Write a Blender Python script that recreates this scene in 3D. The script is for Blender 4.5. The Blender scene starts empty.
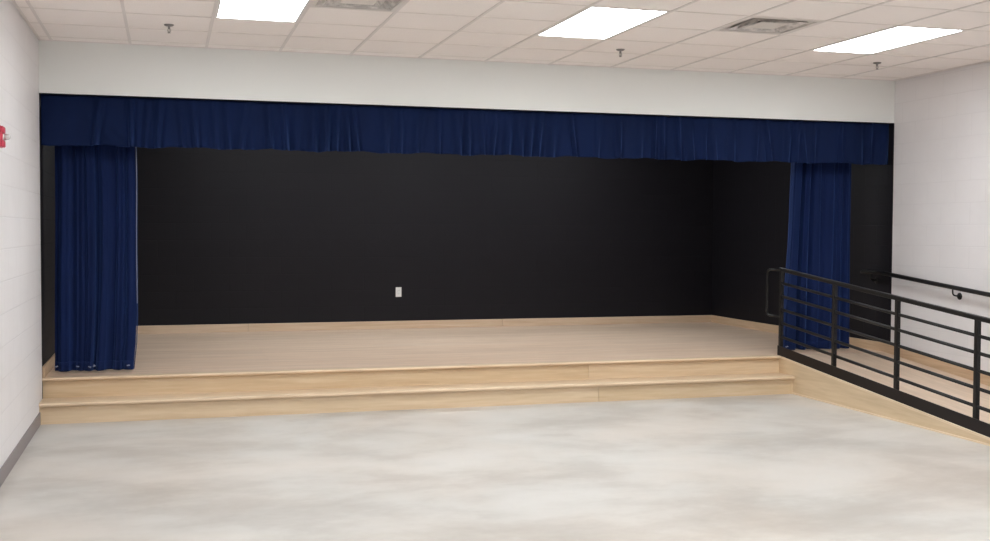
import bpy, bmesh, math, random
from math import sin, cos, pi, radians
from mathutils import Vector, Matrix
random.seed(7)
S = bpy.context.scene
C = S.collection

# ------------------------------------------------------------------ room dimensions (metres)
H, W, HT = 3.098, 8.062, 2.674           # ceiling, room width, top of the stage opening
D, HS = 3.93, 0.345                      # stage depth, stage height
REAR = -11.6                             # rear wall behind the viewer
XR = 6.815                               # ramp side
G, GX, GY = 0.6096, 0.0987, -0.20        # ceiling grid pitch and offsets
SL, RY = 0.094, 0.095                    # ramp slope, where it leaves the stage
def ramp_z(y): return HS + SL * (min(y, RY) - RY)
RE = RY - HS / SL + 0.10                 # foot of the ramp

# ------------------------------------------------------------------ helpers
def link(o):
    C.objects.link(o); return o
def obj(name, bm, mats, parent=None, smooth=False):
    me = bpy.data.meshes.new(name); bm.normal_update(); bm.to_mesh(me); bm.free()
    for m in (mats if isinstance(mats, (list, tuple)) else [mats]): me.materials.append(m)
    if smooth:
        for p in me.polygons: p.use_smooth = True
    o = link(bpy.data.objects.new(name, me))
    if parent: o.parent = parent
    return o
def thing(name, label, cat, loc=(0, 0, 0), group=None):
    o = link(bpy.data.objects.new(name, None)); o.location = loc; o.empty_display_size = .1
    o['label'] = label; o['category'] = cat
    if group: o['group'] = group
    return o
def tag(o, label, cat, group=None):
    o['label'] = label; o['category'] = cat
    if group: o['group'] = group
    return o
def struct(name, bm, mats, label, smooth=False):
    o = obj(name, bm, mats, None, smooth); o['kind'] = 'structure'; o['label'] = label; o['category'] = name.split('_')[0]
    return o
def dup(root, loc, label):
    r = root.copy(); C.objects.link(r); r.location = loc; r['label'] = label
    for ch in list(root.children):
        c = ch.copy(); C.objects.link(c); c.parent = r
        for g in list(ch.children):
            d = g.copy(); C.objects.link(d); d.parent = c
    return r
def box(bm, a, b, mi=0, bev=0):
    x0, y0, z0 = a; x1, y1, z1 = b
    v = [bm.verts.new(p) for p in ((x0,y0,z0),(x1,y0,z0),(x1,y1,z0),(x0,y1,z0),(x0,y0,z1),(x1,y0,z1),(x1,y1,z1),(x0,y1,z1))]
    fs = [bm.faces.new([v[i] for i in q]) for q in ((3,2,1,0),(4,5,6,7),(0,1,5,4),(1,2,6,5),(2,3,7,6),(3,0,4,7))]
    for f in fs: f.material_index = mi
    if bev:
        es = list({e for f in fs for e in f.edges})
        bmesh.ops.bevel(bm, geom=es, offset=bev, segments=2, affect='EDGES', profile=.5)
def quad(bm, pts, mi=0):
    f = bm.faces.new([bm.verts.new(p) for p in pts]); f.material_index = mi; return f
def prism_x(bm, yz, x0, x1, mi=0):
    """extrude a polygon given in (y, z) along x"""
    a = [bm.verts.new((x0, y, z)) for y, z in yz]; b = [bm.verts.new((x1, y, z)) for y, z in yz]
    fs = [bm.faces.new(a[::-1]), bm.faces.new(b)]
    n = len(yz)
    for i in range(n): fs.append(bm.faces.new((a[i], a[(i+1) % n], b[(i+1) % n], b[i])))
    for f in fs: f.material_index = mi
    bmesh.ops.recalc_face_normals(bm, faces=fs)
def tube(bm, path, r, n=12, closed_ends=True):
    rings = []; P = [Vector(p) for p in path]
    up = None
    for i, p in enumerate(P):
        t = (P[min(i+1, len(P)-1)] - P[max(i-1, 0)]).normalized()
        if up is None: up = t.orthogonal().normalized()
        up = (up - t * up.dot(t)).normalized(); s = t.cross(up)
        rings.append([bm.verts.new(p + (up*cos(2*pi*k/n) + s*sin(2*pi*k/n))*r) for k in range(n)])
    for a, b in zip(rings, rings[1:]):
        for k in range(n): bm.faces.new((a[k], a[(k+1) % n], b[(k+1) % n], b[k])).smooth = True
    if closed_ends: bm.faces.new(rings[0][::-1]); bm.faces.new(rings[-1])
def lathe(bm, prof, axis='z', org=(0, 0, 0), n=24):
    rings = []
    for r, h in prof:
        ring = []
        for k in range(n):
            a = 2*pi*k/n; q = (r*cos(a), r*sin(a), h)
            if axis == 'x': q = (q[2], q[0], q[1])
            ring.append(bm.verts.new((org[0]+q[0], org[1]+q[1], org[2]+q[2])))
        rings.append(ring)
    fs = []
    for a, b in zip(rings, rings[1:]):
        for k in range(n): fs.append(bm.faces.new((a[k], a[(k+1) % n], b[(k+1) % n], b[k])))
    fs.append(bm.faces.new(rings[0][::-1])); fs.append(bm.faces.new(rings[-1]))
    bmesh.ops.recalc_face_normals(bm, faces=fs)
def B(): return bmesh.new()
def lin(r, g, b):
    f = lambda c: c/12.92 if c <= .04045 else ((c+.055)/1.055)**2.4
    return (f(r/255), f(g/255), f(b/255), 1)

# ------------------------------------------------------------------ materials
def mat(name, col=(.5, .5, .5, 1), rough=.5, metal=0, spec=.5, sheen=0, emit=0):
    m = bpy.data.materials.new(name); m.use_nodes = True
    b = m.node_tree.nodes['Principled BSDF']
    b.inputs['Base Color'].default_value = col; b.inputs['Roughness'].default_value = rough
    b.inputs['Metallic'].default_value = metal; b.inputs['Specular IOR Level'].default_value = spec
    if sheen:
        b.inputs['Sheen Weight'].default_value = sheen; b.inputs['Sheen Roughness'].default_value = .45
        b.inputs['Sheen Tint'].default_value = (.10, .22, .62, 1)
    if emit:
        b.inputs['Emission Color'].default_value = (.945, .985, 1, 1); b.inputs['Emission Strength'].default_value = emit
    return m
class NT:
    def __init__(s, m): s.t = m.node_tree; s.b = s.t.nodes['Principled BSDF']
    def n(s, typ, **kw):
        x = s.t.nodes.new(typ)
        for k, v in kw.items(): setattr(x, k, v)
        return x
    def l(s, a, b): s.t.links.new(a, b)
    def pos(s, scale=(1, 1, 1), perm=None):
        g = s.n('ShaderNodeNewGeometry'); o = g.outputs['Position']
        if perm:
            sp = s.n('ShaderNodeSeparateXYZ'); cb = s.n('ShaderNodeCombineXYZ'); s.l(o, sp.inputs[0])
            for i, k in enumerate(perm):
                if k is not None: s.l(sp.outputs[k], cb.inputs[i])
            o = cb.outputs[0]
        mp = s.n('ShaderNodeMapping'); mp.inputs['Scale'].default_value = scale; s.l(o, mp.inputs['Vector'])
        return mp
    def noise(s, vec, scale, detail=4, rough=.55, dist=0):
        x = s.n('ShaderNodeTexNoise'); x.inputs['Scale'].default_value = scale; x.inputs['Detail'].default_value = detail
        x.inputs['Roughness'].default_value = rough; x.inputs['Distortion'].default_value = dist; s.l(vec, x.inputs['Vector']); return x
    def ramp(s, fac, stops):
        r = s.n('ShaderNodeValToRGB'); e = r.color_ramp.elements
        while len(e) < len(stops): e.new(.5)
        for q, (p, c) in zip(e, stops): q.position = p; q.color = c
        s.l(fac, r.inputs['Fac']); return r
    def mix(s, fac, a, b, mode='MIX'):
        x = s.n('ShaderNodeMix', data_type='RGBA', blend_type=mode)
        if isinstance(fac, (int, float)): x.inputs[0].default_value = fac
        else: s.l(fac, x.inputs[0])
        for i, v in ((6, a), (7, b)):
            if isinstance(v, tuple): x.inputs[i].default_value = v
            else: s.l(v, x.inputs[i])
        return x.outputs[2]
    def bump(s, h, strength, dist=.01):
        x = s.n('ShaderNodeBump'); x.inputs['Strength'].default_value = strength; x.inputs['Distance'].default_value = dist
        s.l(h, x.inputs['Height']); s.l(x.outputs[0], s.b.inputs['Normal'])

def block_wall(name, col, joint, perm, rough=.5, spec=.3, zoff=-.02):
    m = mat(name, col, rough, spec=spec); t = NT(m)
    mp = t.pos(perm=perm); mp.inputs['Location'].default_value = (.13, zoff, 0)
    br = t.n('ShaderNodeTexBrick'); br.offset = .5
    for k, v in (('Scale', 1), ('Mortar Size', .005), ('Mortar Smooth', .45), ('Brick Width', .4064), ('Row Height', .2032)): br.inputs[k].default_value = v
    t.l(mp.outputs[0], br.inputs['Vector'])
    nz = t.noise(t.pos().outputs[0], 60, 5, .7)
    big = t.noise(t.pos().outputs[0], 2.2, 3)
    r = t.ramp(big.outputs['Fac'], [(.3, tuple(c*.95 for c in col[:3])+(1,)), (.7, col)])
    t.l(t.mix(br.outputs['Fac'], r.outputs['Color'], joint), t.b.inputs['Base Color'])
    inv = t.n('ShaderNodeMath', operation='SUBTRACT'); inv.inputs[0].default_value = 1; t.l(br.outputs['Fac'], inv.inputs[1])
    ad = t.n('ShaderNodeMath', operation='MULTIPLY_ADD'); t.l(nz.outputs['Fac'], ad.inputs[0]); ad.inputs[1].default_value = .18; t.l(inv.outputs[0], ad.inputs[2])
    t.bump(ad.outputs[0], .35, .005)
    return m
WHITE = (.735, .715, .725, 1)
m_block = block_wall('white_painted_block', WHITE, (.69, .67, .68, 1), (1, 2, None))
m_block_rear = block_wall('white_painted_block_rear', WHITE, (.69, .67, .68, 1), (0, 2, None))
BLK = (.0073, .0064, .0095, 1)
m_black_side = block_wall('black_painted_block_side', BLK, (.0060, .0052, .0078, 1), (1, 2, None), .6, .25)
m_black_back = block_wall('black_painted_block_back', BLK, (.0060, .0052, .0078, 1), (0, 2, None), .6, .25)
m_track = mat('black_track', (.006, .006, .009, 1), .8, spec=.1)
m_black_flat = mat('black_paint', BLK, .7, spec=.2)

m_header = mat('white_drywall', (.745, .76, .745, 1), .6, spec=.25)
t = NT(m_header); t.bump(t.noise(t.pos().outputs[0], 90, 4).outputs['Fac'], .08, .003)

def make_concrete():
    m = mat('polished_concrete', rough=.42, spec=.35); t = NT(m)
    a = t.noise(t.pos((.75, 1.0, 1)).outputs[0], 1.05, 6, .58, .25)
    b = t.noise(t.pos((.8, 1.15, 1)).outputs[0], 4.0, 7, .66, .15)
    c = t.noise(t.pos((1, 1, 1)).outputs[0], .7, 3, .5)
    mx = t.n('ShaderNodeMath', operation='MULTIPLY_ADD'); t.l(b.outputs['Fac'], mx.inputs[0]); mx.inputs[1].default_value = .4; t.l(a.outputs['Fac'], mx.inputs[2])
    r = t.ramp(mx.outputs[0], [(.52, (.43, .405, .375, 1)), (.64, (.49, .468, .44, 1)), (.72, (.54, .522, .495, 1)), (.84, (.585, .568, .545, 1))])
    tint = t.ramp(c.outputs['Fac'], [(.38, (1, .945, .895, 1)), (.62, (.965, .965, .955, 1))])
    t.l(t.mix(.8, r.outputs['Color'], tint.outputs['Color'], 'MULTIPLY'), t.b.inputs['Base Color'])
    rr = t.n('ShaderNodeMapRange'); t.l(b.outputs['Fac'], rr.inputs[0]); rr.inputs[3].default_value = .32; rr.inputs[4].default_value = .55; t.l(rr.outputs[0], t.b.inputs['Roughness'])
    return m
m_concrete = make_concrete()

def wood(name, dark, mid, light, scale, plank=None, rough=.4, perm=None, amount=1):
    m = mat(name, rough=rough, spec=.4); t = NT(m)
    g = t.noise(t.pos(scale).outputs[0], 6, 6, .6, .4)
    g2 = t.noise(t.pos(tuple(s*.25 for s in scale)).outputs[0], 5, 3, .5)
    mx = t.n('ShaderNodeMath', operation='MULTIPLY_ADD'); t.l(g2.outputs['Fac'], mx.inputs[0]); mx.inputs[1].default_value = .6; t.l(g.outputs['Fac'], mx.inputs[2])
    r = t.ramp(mx.outputs[0], [(.58, dark), (.8, mid), (1, light)])
    col = r.outputs['Color']
    if plank:
        mp = t.pos(perm=perm) if perm else t.pos()
        br = t.n('ShaderNodeTexBrick'); br.offset = .37
        for k, v in (('Scale', 1), ('Mortar Size', .0015), ('Mortar Smooth', .2), ('Brick Width', plank[0]), ('Row Height', plank[1]), ('Bias', 0)): br.inputs[k].default_value = v
        br.inputs['Color1'].default_value = (.95, .95, .95, 1); br.inputs['Color2'].default_value = (1.03, 1.02, 1, 1); br.inputs['Mortar'].default_value = (.88, .84, .80, 1)
        t.l(mp.outputs[0], br.inputs['Vector'])
        col = t.mix(1.0, col, br.outputs['Color'], 'MULTIPLY')
    t.l(col, t.b.inputs['Base Color'])
    t.bump(g.outputs['Fac'], .05, .002)
    return m
m_riser = wood('maple_riser', (0.549, 0.407, 0.256, 1), (0.608, 0.464, 0.300, 1), (0.657, 0.515, 0.352, 1), (.35, 6, 6))
m_riser2 = wood('maple_riser_pale', (0.588, 0.443, 0.289, 1), (0.647, 0.500, 0.335, 1), (0.696, 0.551, 0.386, 1), (.35, 6, 6))
m_nose = wood('maple_nosing', (.58, .43, .29, 1), (.68, .52, .36, 1), (.76, .60, .43, 1), (.35, 6, 6), rough=.34)
m_deck = wood('maple_strip_floor', (.67, .49, .365, 1), (.76, .575, .44, 1), (.83, .65, .515, 1), (.3, 3.5, 3), plank=(1.9, .083), rough=.36)
m_ramp = wood('ramp_plywood', (.56, .43, .325, 1), (.63, .49, .375, 1), (.69, .55, .43, 1), (3.5, .3, 3), rough=.45)
m_string = wood('maple_ramp_side', (0.588, 0.454, 0.293, 1), (0.647, 0.505, 0.335, 1), (0.696, 0.556, 0.381, 1), (6, .35, 6))
m_cap = wood('maple_cap', (.66, .52, .36, 1), (.74, .60, .44, 1), (.80, .67, .51, 1), (6, .35, 6), rough=.35)
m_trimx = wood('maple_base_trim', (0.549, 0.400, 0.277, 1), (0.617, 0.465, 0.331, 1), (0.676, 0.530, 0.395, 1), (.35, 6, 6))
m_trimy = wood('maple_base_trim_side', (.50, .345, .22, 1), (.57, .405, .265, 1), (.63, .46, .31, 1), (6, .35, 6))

def fabric(name, col, sheen=.55):
    m = mat(name, col, .85, spec=.15, sheen=sheen); t = NT(m)
    big = t.noise(t.pos((2, 2, .5)).outputs[0], 2.5, 4)
    r = t.ramp(big.outputs['Fac'], [(.3, tuple(c*.82 for c in col[:3])+(1,)), (.7, tuple(c*1.12 for c in col[:3])+(1,))])
    t.l(r.outputs['Color'], t.b.inputs['Base Color'])
    t.bump(t.noise(t.pos().outputs[0], 220, 2).outputs['Fac'], .15, .002)
    return m
m_velour = fabric('navy_velour', (.0040, .0120, .060, 1))
m_valance = fabric('navy_velour_valance', (.0035, .0110, .050, 1), .4)
m_lining = mat('pale_lining', (.30, .33, .42, 1), .9, spec=.1)

def make_tile():
    m = mat('ceiling_tile', (.70, .655, .62, 1), .9, spec=.1); t = NT(m)
    f = t.noise(t.pos().outputs[0], 130, 4, .7)
    r = t.ramp(f.outputs['Fac'], [(.30, (.80, .75, .73, 1)), (.45, (.895, .845, .82, 1))])
    t.l(r.outputs['Color'], t.b.inputs['Base Color']); t.bump(f.outputs['Fac'], .15, .003)
    return m
m_tile = make_tile()
m_tbar = mat('ceiling_grid_enamel', (.72, .675, .655, 1), .5, spec=.3)
m_tee = mat('ceiling_cross_tee_enamel', (.78, .73, .70, 1), .5, spec=.3)
m_fixture = mat('white_enamel', (.75, .74, .73, 1), .4)
m_glow = mat('lit_diffuser', (.9, .9, .9, 1), .5, emit=18)
m_vent = mat('vent_enamel', (.52, .49, .47, 1), .5); t = NT(m_vent)
_n = t.noise(t.pos().outputs[0], 9, 5, .65)
t.l(t.ramp(_n.outputs['Fac'], [(.38, (.46, .43, .41, 1)), (.60, (.76, .72, .69, 1))]).outputs['Color'], t.b.inputs['Base Color'])
m_plaque = mat('vent_plate_enamel', (.72, .68, .65, 1), .5)
m_duct = mat('duct_dark', (.025, .024, .024, 1), .8)
m_chrome = mat('tarnished_chrome', (.26, .245, .24, 1), .4, metal=.5)
m_rail = mat('black_satin_steel', (.0075, .0066, .0066, 1), .40, metal=.0, spec=.32)
m_kick = mat('dark_bronze_plate', (.014, .0095, .009, 1), .5, spec=.25)
m_vinyl = mat('grey_vinyl', (.235, .205, .205, 1), .5, spec=.3)
m_outlet = mat('white_plastic', (.78, .78, .76, 1), .35)
m_slot = mat('outlet_slot', (.03, .03, .03, 1), .6)
m_red = mat('red_plastic', (.58, .06, .10, 1), .35)
m_lens = mat('clear_lens', (.62, .63, .63, 1), .12, metal=.35)
m_rubber = mat('black_rubber', (.015, .015, .015, 1), .7)

# ------------------------------------------------------------------ room shell
b = B(); box(b, (-.2, REAR-.2, -.1), (W+.2, .30, 0)); struct('floor', b, m_concrete, 'mottled polished concrete floor')
b = B(); box(b, (-.2, REAR, 0), (0, 0, H+.3)); struct('wall_left', b, m_block, 'white painted block wall on the left')
b = B(); box(b, (W, REAR, 0), (W+.2, 0, H+.3)); struct('wall_right', b, m_block, 'white painted block wall on the right')
b = B(); box(b, (-.2, REAR-.2, 0), (W+.2, REAR, H+.3)); struct('wall_rear', b, m_block_rear, 'white painted block wall behind the viewer')
b = B(); box(b, (0, 0, HT), (W, .18, H+.3)); o = struct('wall_front', b, [m_header, m_black_flat], 'white wall band above the stage opening')
for p in o.data.polygons:
    if p.normal.z < -.5 or p.normal.y > .5: p.material_index = 1
b = B(); box(b, (-.2, 0, 0), (0, D+.2, H+.3)); struct('wall_stage_left', b, m_black_side, 'black left side wall of the stage')
b = B(); box(b, (W, 0, 0), (W+.2, D+.2, H+.3)); struct('wall_stage_right', b, m_black_side, 'black right side wall of the stage')
b = B(); box(b, (0, D, 0), (W, D+.2, H+.3)); struct('wall_stage_back', b, m_black_back, 'black block back wall of the stage')
b = B(); box(b, (0, .18, H), (W, D, H+.06)); struct('ceiling_stage', b, m_black_flat, 'dark ceiling over the stage')

# ceiling: tiles set back a little above a grid of bars, with openings for lights and vents
LIGHTS = [(i, r) for r in (3, 9, 15) for i in (2, 6, 10)]      # grid column, first grid row (each two tiles long)
VENTS = [(3, 4), (8, 4), (3, 13), (8, 13)]
holes = {(i, r+k) for i, r in LIGHTS for k in (0, 1)} | set(VENTS)
xs = [0] + [GX + G*i for i in range(0, 14) if GX + G*i < W-.02] + [W]
nr = int((-REAR + GY) / G)
ys = [0] + [GY - G*k for k in range(nr+1)] + [REAR]
b = B()
for a in range(len(xs)-1):
    for k in range(len(ys)-1):
        if (a-1, k) in holes: continue
        x0, x1, y1, y0 = xs[a], xs[a+1], ys[k], ys[k+1]
        quad(b, [(x0, y1, H+.004), (x1, y1, H+.004), (x1, y0, H+.004), (x0, y0, H+.004)], 0)
hw = .0115
for x in xs[1:-1]: box(b, (x-hw, REAR, H-.001), (x+hw, 0, H+.006), 1)
for y in ys[1:-1]: box(b, (0, y-hw*.72, H), (W, y+hw*.72, H+.006), 2)
box(b, (0, REAR, H), (.02, 0, H+.006), 1); box(b, (W-.02, REAR, H), (W, 0, H+.006), 1); box(b, (0, -.02, H), (W, 0, H+.006), 1)
struct('ceiling', b, [m_tile, m_tbar, m_tee], 'white suspended tile ceiling')
b = B(); box(b, (-.2, REAR-.2, H+.24), (W+.2, .1, H+.3)); struct('ceiling_plenum', b, m_black_flat, 'dark deck above the ceiling tiles')

# trims
def base_profile(y, z, s):          # (offset, height) profile of the wood base
    return
b = B(); box(b, (0, D-.018, HS), (1.918, D, HS+.095), bev=.003); box(b, (1.920, D-.018, HS), (5.1, D, HS+.095), bev=.003); box(b, (5.102, D-.018, HS), (W, D, HS+.095), bev=.003)
struct('trim_1', b, m_trimx, 'wood base trim along the black back wall')
b = B(); box(b, (0, .03, HS), (.018, D-.018, HS+.095), bev=.003); struct('trim_2', b, m_trimy, 'wood base trim on the left stage wall')
b = B(); prism_x(b, [(D-.018, HS), (D-.018, HS+.095), (RY-.1, HS+.093), (RE+.3, ramp_z(RE+.3)+.115), (RE+.05, ramp_z(RE+.05)+.115), (RE+.05, ramp_z(RE+.05)), (RY, HS)], W-.018, W)
struct('trim_3', b, m_trimy, 'wood base trim along the right wall and ramp')
b = B(); prism_x(b, [(REAR, 0), (REAR, .102), (-.222, .102), (-.222, 0)], 0, .008); struct('baseboard_left', b, m_vinyl, 'grey vinyl base at the foot of the left wall')
b = B(); box(b, (W-.008, REAR, 0), (W, RE, .102)); struct('baseboard_right', b, m_vinyl, 'grey vinyl base at the foot of the right wall')
b = B(); box(b, (.008, REAR, 0), (W-.008, REAR+.008, .102)); struct('baseboard_rear', b, m_vinyl, 'grey vinyl base at the foot of the rear wall')

# ------------------------------------------------------------------ stage platform, step and ramp
def nosing(bm, yf, yb, z, x0, x1, th=.028, n=6):
    """tread board with a rounded front edge"""
    r = th/2; pts = [(yb, z-th), (yb, z)]
    for k in range(n+1):
        a = pi/2 + pi*k/n; pts.append((yf + r + r*cos(a), z - r + r*sin(a)))
    prism_x(bm, pts, x0, x1)
R2, R1 = .05, -.215                    # riser faces: stage, step
st = thing('stage_platform', 'pale maple stage platform in front of the black walls', 'stage', (W/2, D/2, 0))
def loc_obj(name, bm, m, root, smooth=False):
    bmesh.ops.translate(bm, vec=-root.location, verts=bm.verts); return obj(name, bm, m, root, smooth)
b = B(); box(b, (0, .12, HS-.028), (XR, D, HS)); box(b, (XR, RY, HS-.028), (W, D, HS)); loc_obj('deck', b, m_deck, st)
b = B(); nosing(b, R2-.034, .12, HS, .0, XR); loc_obj('nosing', b, m_nose, st)
b = B(); box(b, (.0, R2, .10), (4.80, R2+.02, HS-.028)); loc_obj('riser_board', b, m_riser, st)
b = B(); box(b, (4.803, R2, .10), (XR, R2+.02, HS-.028)); loc_obj('riser_board', b, m_riser2, st)
b = B(); box(b, (.01, RY+.001, 0), (W-.01, D-.02, HS-.03)); loc_obj('base_frame', b, m_trimx, st)
sp = thing('stage_step', 'long low maple step at the foot of the stage front', 'step', (XR/2, R1, 0))
ZT = .174
b = B(); nosing(b, R1-.036, R2, ZT, 0, XR, .03); loc_obj('tread', b, m_nose, sp)
b = B(); box(b, (0, R1, 0), (4.795, R1+.02, ZT-.03)); loc_obj('riser_board', b, m_riser2, sp)
b = B(); box(b, (4.798, R1, 0), (XR, R1+.02, ZT-.03)); loc_obj('riser_board', b, m_riser, sp)
b = B(); box(b, (XR-.022, R1-.006, 0), (XR, R1, ZT-.03)); loc_obj('corner_strip', b, m_string, sp)
b = B(); box(b, (0, R1-.006, 0), (.018, R1, ZT-.03)); loc_obj('corner_strip', b, m_string, sp)

rp = thing('ramp', 'sloping maple ramp along the right wall beside the stage', 'ramp', ((XR+W)/2, -1.6, 0))
b = B(); prism_x(b, [(RY, HS-.02), (RY, HS), (RE, ramp_z(RE)), (RE, 0)], XR+.03, W-.018); loc_obj('ramp_deck', b, m_ramp, rp)
b = B(); prism_x(b, [(R2+.02, 0), (R2+.02, HS-.018), (RY-.06, ramp_z(RY-.06)-.018), (RE, max(.004, ramp_z(RE)-.018)), (RE, 0)], XR, XR+.03); loc_obj('ramp_side', b, m_string, rp)
b = B(); prism_x(b, [(R2-.02, HS-.020), (R2-.02, HS-.001), (RE, ramp_z(RE)-.001), (RE, ramp_z(RE)-.020)], XR-.008, XR+.065); loc_obj('ramp_cap', b, m_cap, rp)
b = B(); prism_x(b, [(R1, 0), (R1, .014), (RE, .012), (RE, 0)], XR-.012, XR); loc_obj('shoe_molding', b, m_cap, rp)

# ------------------------------------------------------------------ guardrail on the ramp
XG = 6.842
gr = thing('guardrail', 'black steel guardrail with horizontal bars on the ramp edge', 'railing', (XG, -1.6, 0))
P = [.065, -.865, -1.79, -2.76, -3.40]
def rz(mid, y): return mid + SL*(y+1.35)
MIDS = [1.0635, .929, .80, .668, .533, .396]
for y in P:
    b = B(); box(b, (XG-.018, y-.018, ramp_z(y)), (XG+.018, y+.018, rz(MIDS[0], y)-.01), bev=.003); loc_obj('post', b, m_rail, gr)
for k, mz in enumerate(MIDS):
    b = B(); r = .019 if k == 0 else .0138
    y0, y1 = P[0]+(.0 if k else .018), P[-1]-(.0 if k else .018)
    if k == 0:
        prism_x(b, [(y0, rz(mz, y0)-r), (y0, rz(mz, y0)+r), (y1, rz(mz, y1)+r), (y1, rz(mz, y1)-r)], XG-.019, XG+.019)
        bmesh.ops.bevel(b, geom=b.edges[:], offset=.007, segments=3, affect='EDGES', profile=.5)
        loc_obj('top_rail', b, m_rail, gr)
    else:
        tube(b, [(XG, y0, rz(mz, y0)), (XG, y1, rz(mz, y1))], r, 14); loc_obj('middle_rail', b, m_rail, gr)
b = B(); y0, y1 = P[0]+.02, P[-1]-.03
prism_x(b, [(y0, rz(.205, y0)), (y0, rz(.307, y0)), (y1, rz(.307, y1)), (y1, rz(.205, y1))], XG-.026, XG-.0182); loc_obj('kick_plate', b, m_kick, gr)
b = B()
def arc_path(pts, r, n=6):
    out = [Vector(pts[0])]
    for a, c, d in zip(pts, pts[1:], pts[2:]):
        a, c, d = Vector(a), Vector(c), Vector(d); u = (a-c).normalized(); v = (d-c).normalized()
        p0, p1 = c+u*r, c+v*r
        for k in range(n+1):
            s = k/n; out.append(p0*(1-s)**2 + c*2*s*(1-s) + p1*s*s)
    out.append(Vector(pts[-1])); return out
tube(b, arc_path([(XG, P[0]+.01, 1.19), (XG, .345, 1.19), (XG, .345, .725), (XG, P[0]+.01, .725)], .06), .012, 12); loc_obj('end_loop', b, m_rail, gr)

# handrail on the right wall
XH = W - .08
hr = thing('wall_handrail', 'black round handrail on brackets along the white right wall', 'railing', (XH, -1.5, 1.0))
hz = lambda y: 1.142 + .086*(y+.131)
b = B(); tube(b, arc_path([(W-.005, .42, 1.155), (XH, .42, 1.155), (XH, .08, 1.158), (XH, -3.6, hz(-3.6)), (XH, -3.9, hz(-3.6))], .05), .021, 16); loc_obj('rail', b, m_rail, hr)
for y in (.25, -1.03, -2.3, -3.5):
    z = (hz(y) if y < .1 else 1.156)
    b = B(); tube(b, arc_path([(XH, y, z-.018), (XH, y, z-.075), (W-.004, y, z-.085)], .03), .0075, 10); bk = loc_obj('bracket', b, m_rail, hr)
    b = B(); lathe(b, [(.033, 0), (.033, -.006), (.026, -.012), (.010, -.016)], 'x', (W, y, z-.085), 20); bmesh.ops.translate(b, vec=-hr.location, verts=b.verts)
    obj('rosette', b, m_rail, bk)

# ------------------------------------------------------------------ valance and curtains
def sheet(bm, fn, nu, nv):
    g = [[bm.verts.new(fn(i/nu, j/nv)) for j in range(nv+1)] for i in range(nu+1)]
    for i in range(nu):
        for j in range(nv):
            bm.faces.new((g[i][j], g[i][j+1], g[i+1][j+1], g[i+1][j])).smooth = True
def solid(o, th):
    m = o.modifiers.new('thickness', 'SOLIDIFY'); m.thickness = th; m.offset = 0
rnd = random.Random(11)
folds = []; x = .42
while x < W-.05:
    folds.append((x, rnd.uniform(.014, .032), rnd.uniform(.024, .052), rnd.uniform(-.05, .05), rnd.uniform(.3, 1)))
    x += rnd.choice([.10, .13, .17, .21, .26]) * rnd.uniform(.8, 1.15)
def val_depth(x, t):
    d = .006*sin(x*5.1+1) + .004*sin(x*13.7)
    for fx, w, a, sk, top in folds:
        u = (x - fx - sk*(1-t)) / (w*(1.25 - .35*t))
        if abs(u) < 4: d += a * (math.exp(-u*u*1.1) - .5*math.exp(-(u-1.7)**2*1.6) - .3*math.exp(-(u+1.8)**2*1.6)) * (top*.3 + (1-top*.3)*t)
    if x < 1.4:                     # slack diagonal drapes at the left end
        d += .026*math.exp(-((x-.42-.35*(t-.5))/.06)**2)*t + .022*math.exp(-((x-.75+.5*(1-t))/.05)**2)*t
    return d
def valance_pt(u, v):
    x = .006 + u*(W-.010)
    z = 2.671 - v*(.411 + .006*sin(x*9+.4) + .004*sin(x*23))
    return (x, .085 - val_depth(x, v) - .012*v, z)
va = thing('valance', 'navy blue gathered valance across the top of the stage opening', 'curtain', (W/2, .07, HT))
b = B(); sheet(b, valance_pt, 1500, 22); o = loc_obj('valance_cloth', b, m_valance, va); solid(o, .004)
b = B(); box(b, (.004, .112, 2.640), (W-.004, .15, HT)); loc_obj('valance_track', b, m_track, va)

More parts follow.
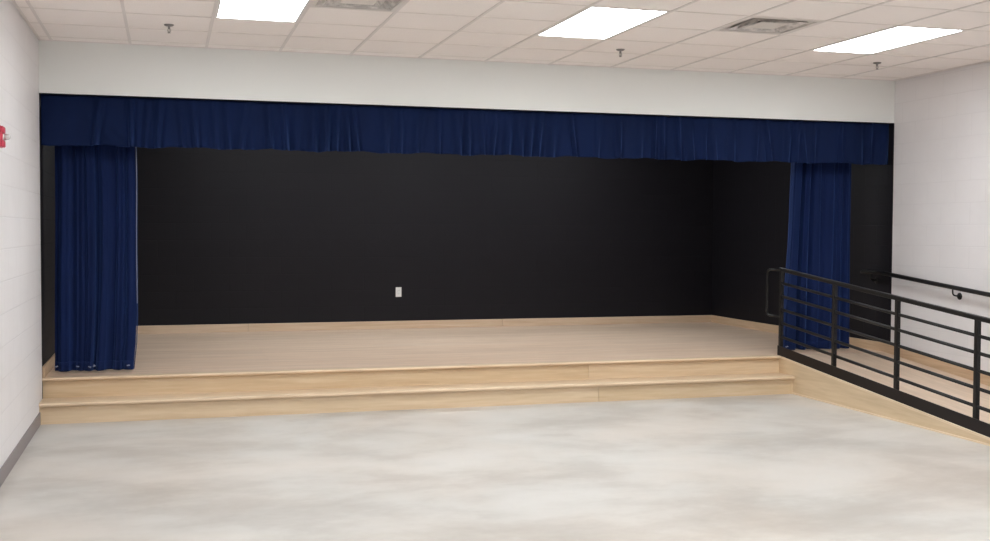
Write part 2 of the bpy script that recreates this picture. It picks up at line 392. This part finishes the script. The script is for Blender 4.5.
def curtain(name, label, x0, x1, yc, nf, seed, flare, edge_side):
    r = random.Random(seed)
    ph = r.uniform(0, 6); kk = [r.uniform(.7, 1.3) for _ in range(12)]
    root = thing(name, label, 'curtain', ((x0+x1)/2, yc, HS))
    zt, zb = 2.62, HS+.020
    def pt(u, v):
        # irregular pleats: warp u, then deep folds
        w = u + .035*sin(2*pi*u*1.9+ph) + .016*sin(2*pi*u*4.3+ph*2) + .006*sin(3*v+ph+u*7)
        amp = (.022 + .012*sin(2*pi*u*1.7+ph) + .007*sin(2*pi*u*3.9+2*ph)) * (.75 + .25*v)
        f = sin(2*pi*nf*w)
        y = yc + amp*(f*abs(f)**-.25 if abs(f) > 1e-4 else 0) + .006*sin(2*pi*nf*2.6*w + v*1.5)
        if edge_side < 0 and u < .26:          # broad leading fold turned towards the room
            k = min(1, max(0, (.26-u)/.06)); k = k*k*(3-2*k)
            y = y*(1-k) + k*(yc - .055 + .05*(u/.2) + .10*max(0, (u-.17)/.05))
        xx = x0 + (x1-x0)*u + .010*cos(2*pi*nf*w) + .006*sin(5*v + u*9)
        xx += flare(u, v)
        return (xx, y, zt + (zb-zt)*v + .002*sin(2*pi*nf*w)*v)
    b = B(); sheet(b, pt, 320, 60); o = loc_obj('drape', b, m_velour, root); solid(o, .005)
    # leading edge folded back, its pale lining just showing
    u0 = 1.0 if edge_side > 0 else 0.0
    b = B()
    def edge(u, v):
        p = Vector(pt(u0, v)); return (p.x + edge_side*(.004+.006*sin(v*9)) , p.y - .012 + .075*u, p.z + .004)
    sheet(b, edge, 8, 60); o = loc_obj('edge_hem', b, m_velour, root); solid(o, .006)
    b = B()
    def strip2(u, v):
        q = edge(0, v*.75); return (q[0] - edge_side*(.004*u - .001), q[1] - .005, q[2])
    if edge_side > 0:
        sheet(b, strip2, 1, 50); o = loc_obj('lining_edge', b, m_lining, root); solid(o, .002); o['label'] = 'thin pale lining edge'
    # bottom hem
    b = B()
    def hem(u, v):
        q = pt(u, 1-.035*(1-v)); return (q[0], q[1]-.0055, q[2])
    sheet(b, hem, 320, 3); o = loc_obj('bottom_hem', b, m_velour, root); solid(o, .003)
    return root, pt
def fl_left(u, v): return .03*u*sin(pi*min(1, v*1.1))*1.0 - .035*u*max(0, v-.9)*6 - .012*(1-u)*v
def fl_right(u, v): return -.105*(1-u)**1.5*v**.8 - .02*(1-u)*0
cl, ptl = curtain('stage_curtain', 'navy velour curtain gathered at the left end of the stage', .085, .708, .30, 6, 3, fl_left, 1)
cr, ptr = curtain('stage_curtain', 'navy velour curtain gathered behind the guardrail at the right end of the stage', 7.115, 7.80, .33, 6, 9, fl_right, -1)
for root, pt, us in ((cl, ptl, (.03, .30, .44, .475, .51, .955)), (cr, ptr, (.02,))):
    for u in us:
        q = Vector(pt(u, .985)); ln = random.uniform(.010, .020); b = B()
        tube(b, [(q.x-ln, q.y-.010, q.z+.004), (q.x-ln*.3, q.y-.013, q.z+random.uniform(-.003, .008)), (q.x+ln*.4, q.y-.012, q.z+random.uniform(-.003, .008)), (q.x+ln, q.y-.010, q.z+.004)], .0055, 8)
        o = loc_obj('frayed_hem', b, m_lining, root); o['label'] = 'pale frayed spot on the hem'

# ------------------------------------------------------------------ ceiling fixtures
def light_label(i, r):
    if r == 3: return {2: 'lit ceiling light panel at left cut off by the top of the photo', 6: 'lit ceiling light panel in the middle above the stage opening', 10: 'lit ceiling light panel at right nearest the right wall'}[i]
    n = {2: 'left', 6: 'middle', 10: 'right'}[i]
    return 'lit ceiling light panel behind the viewer, %s one of the %s row' % (n, 'first' if r == 9 else 'last')
def make_light():
    r = thing('ceiling_light', '', 'ceiling light', (0, 0, H), 'recessed ceiling light panels')
    hx, hy = G/2-.012, G-.012
    b = B()
    box(b, (-hx, -hy, 0), (hx, -hy+.018, .09)); box(b, (-hx, hy-.018, 0), (hx, hy, .09)); box(b, (-hx, -hy+.018, 0), (-hx+.018, hy-.018, .09)); box(b, (hx-.018, -hy+.018, 0), (hx, hy-.018, .09))
    box(b, (-hx, -hy, .09), (hx, hy, .10)); obj('housing', b, m_fixture, r)
    b = B(); box(b, (-hx+.016, -hy+.016, .0005), (hx-.016, hy-.016, .006)); obj('diffuser', b, m_glow, r)
    return r
L0 = make_light()
for k, (i, rr) in enumerate(LIGHTS):
    loc = (GX+G*(i+.5), GY-G*rr, H)
    if k == 0: L0.location = loc; L0['label'] = light_label(i, rr)
    else: dup(L0, loc, light_label(i, rr))

# three lensed fixtures fixed to the ceiling over the stage
SLL = {1: 'lit ceiling light over the stage, left of three', 2: 'lit ceiling light over the middle of the stage', 3: 'lit ceiling light over the stage, right of three'}
m_glow2 = mat('lit_stage_lens', (.9, .9, .9, 1), .5, emit=26)
s0 = thing('stage_light', SLL[1], 'ceiling light', (2.1, 2.3, H), 'ceiling lights over the stage')
b = B(); box(b, (-.61, -.15, -.03), (.61, .15, 0)); obj('housing', b, m_fixture, s0)
b = B(); box(b, (-.60, -.14, -.065), (.60, .14, -.03), bev=.012); obj('lens', b, m_glow2, s0)
dup(s0, (4.03, 2.3, H), SLL[2]); dup(s0, (5.95, 2.3, H), SLL[3])

def make_vent():
    r = thing('ceiling_vent', '', 'vent', (0, 0, H), 'square ceiling air vents')
    h = G/2-.012
    def ring(bm, o0, z0, o1, z1, th=.003):
        c = lambda o, z: [(-o, -o, z), (o, -o, z), (o, o, z), (-o, o, z)]
        A, Bq = [bm.verts.new(p) for p in c(o0, z0)], [bm.verts.new(p) for p in c(o1, z1)]
        A2, B2 = [bm.verts.new(p) for p in c(o0-th, z0)], [bm.verts.new(p) for p in c(o1-th, z1)]
        fs = []
        for k in range(4):
            j = (k+1) % 4
            fs += [bm.faces.new((A[k], A[j], Bq[j], Bq[k])), bm.faces.new((A2[j], A2[k], B2[k], B2[j])), bm.faces.new((A[k], A2[k], A2[j], A[j])), bm.faces.new((Bq[k], Bq[j], B2[j], B2[k]))]
        bmesh.ops.recalc_face_normals(bm, faces=fs)
    b = B(); ring(b, h, 0, h, .012, .030); obj('frame', b, m_plaque, r)
    b = B(); box(b, (-h+.02, -h+.02, .15), (h-.02, h-.02, .16)); ring(b, h-.018, .012, h-.018, .15, .006); obj('duct_box', b, m_duct, r)
    for o0, o1 in ((.275, .228), (.218, .172), (.162, .128)):
        b = B(); ring(b, o0, .0, o1, .050, .003); obj('louver', b, m_vent, r)
    b = B(); box(b, (-.115, -.115, .002), (.115, .115, .008), bev=.002); obj('center_plate', b, m_plaque, r)
    b = B()
    for s in (-1, 1): box(b, (s*.03-.004, -.30+.03, .028), (s*.03+.004, .27, .034))
    obj('bridge_bar', b, m_vent, r)
    return r
V0 = make_vent()
VL = {(3, 4): 'square ceiling air vent beside the left light panel, cut off by the photo top', (8, 4): 'square ceiling air vent between the middle and right light panels',
      (3, 13): 'square ceiling air vent behind the viewer on the left', (8, 13): 'square ceiling air vent behind the viewer on the right'}
for k, (i, rr) in enumerate(VENTS):
    loc = (GX+G*(i+.5), GY-G*(rr-.5), H)
    if k == 0: V0.location = loc; V0['label'] = VL[(i, rr)]
    else: dup(V0, loc, VL[(i, rr)])

sk = thing('fire_sprinkler', 'small metal fire sprinkler on the ceiling left of the left light panel', 'sprinkler', (1.014, -1.03, H), 'ceiling fire sprinklers')
b = B(); lathe(b, [(.036, .004), (.036, -.002), (.026, -.008), (.012, -.011)], n=24); obj('escutcheon', b, m_chrome, sk, True)
b = B(); lathe(b, [(.009, -.010), (.009, -.028), (.007, -.030)], n=16); 
for s in (-1, 1): tube(b, [(s*.007, 0, -.028), (s*.012, 0, -.038), (s*.008, 0, -.050), (0, 0, -.056)], .0022, 8)
tube(b, [(0, 0, -.030), (0, 0, -.056)], .003, 8); obj('sprinkler_head', b, m_chrome, sk)
b = B(); lathe(b, [(.004, -.055), (.012, -.057), (.013, -.059), (.004, -.060)], n=18); obj('deflector', b, m_chrome, sk)
dup(sk, (4.667, -.985, H), 'small metal fire sprinkler on the ceiling in front of the middle light panel')
dup(sk, (7.155, -1.0, H), 'small metal fire sprinkler on the ceiling near the right light panel')

# ------------------------------------------------------------------ wall devices
ou = thing('wall_outlet', 'white electrical outlet low on the black back wall', 'outlet', (3.755, D, .80))
b = B(); box(b, (-.036, -.006, -.060), (.036, 0, .060), bev=.002); obj('cover_plate', b, m_outlet, ou)
for s in (-1, 1):
    b = B(); box(b, (-.017, -.0085, s*.020-.014), (.017, -.005, s*.020+.014), bev=.002); f = obj('receptacle', b, m_outlet, ou)
    b = B(); box(b, (-.008, -.009, s*.020-.005), (-.006, -.0084, s*.020+.006)); box(b, (.006, -.009, s*.020-.005), (.008, -.0084, s*.020+.006)); obj('slot', b, m_slot, f)

YA = -2.36
fa = thing('fire_alarm', 'red wall-mounted fire alarm with clear strobe on the left wall', 'alarm', (0, YA, 2.135))
b = B(); box(b, (0, -.058, -.066), (.022, .058, .066), bev=.005); obj('back_box', b, m_red, fa)
b = B()
box(b, (.020, -.054, .022), (0.036, .054, .064), bev=.008); box(b, (.020, -.054, -.064), (0.036, .054, -.022), bev=.008); box(b, (.020, -.054, -.024), (.030, .054, .024), bev=.003)
obj('face_plate', b, m_red, fa)
b = B(); box(b, (.028, -.030, -.018), (.034, .030, .018), bev=.003); rf = obj('reflector', b, m_outlet, fa)
b = B(); lathe(b, [(.020, .034), (.020, .050), (.017, .062), (.010, .069), (.003, .071)], 'x', (0, 0, 0), 20); obj('strobe_lens', b, m_lens, fa, True)

# ------------------------------------------------------------------ camera, world, colour
cam = bpy.data.cameras.new('camera'); co = link(bpy.data.objects.new('camera', cam))
f_px, yaw, pit, rol = 1127.64, radians(16.22523), radians(-2.05314), radians(.24137)
F = Vector((sin(yaw)*cos(pit), cos(yaw)*cos(pit), sin(pit))); R = Vector((cos(yaw), -sin(yaw), 0)); U = R.cross(F)
R2v = R*cos(rol) + U*sin(rol); U2v = U*cos(rol) - R*sin(rol)
M = Matrix((R2v, U2v, -F)).transposed().to_4x4(); M.translation = Vector((.98903, -9.87028, 1.57597)); co.matrix_world = M
cam.sensor_fit = 'HORIZONTAL'; cam.sensor_width = 36; cam.lens = 36*f_px/990; cam.clip_start = .05
S.camera = co
w = bpy.data.worlds.new('world'); S.world = w; w.use_nodes = True
w.node_tree.nodes['Background'].inputs[0].default_value = (.5, .5, .5, 1); w.node_tree.nodes['Background'].inputs[1].default_value = .05
S.cycles.diffuse_bounces = 12; S.cycles.max_bounces = 16
vs = S.view_settings; vs.view_transform = 'Standard'; vs.look = 'None'; vs.gamma = 1; vs.use_curve_mapping = False; vs.exposure = .2
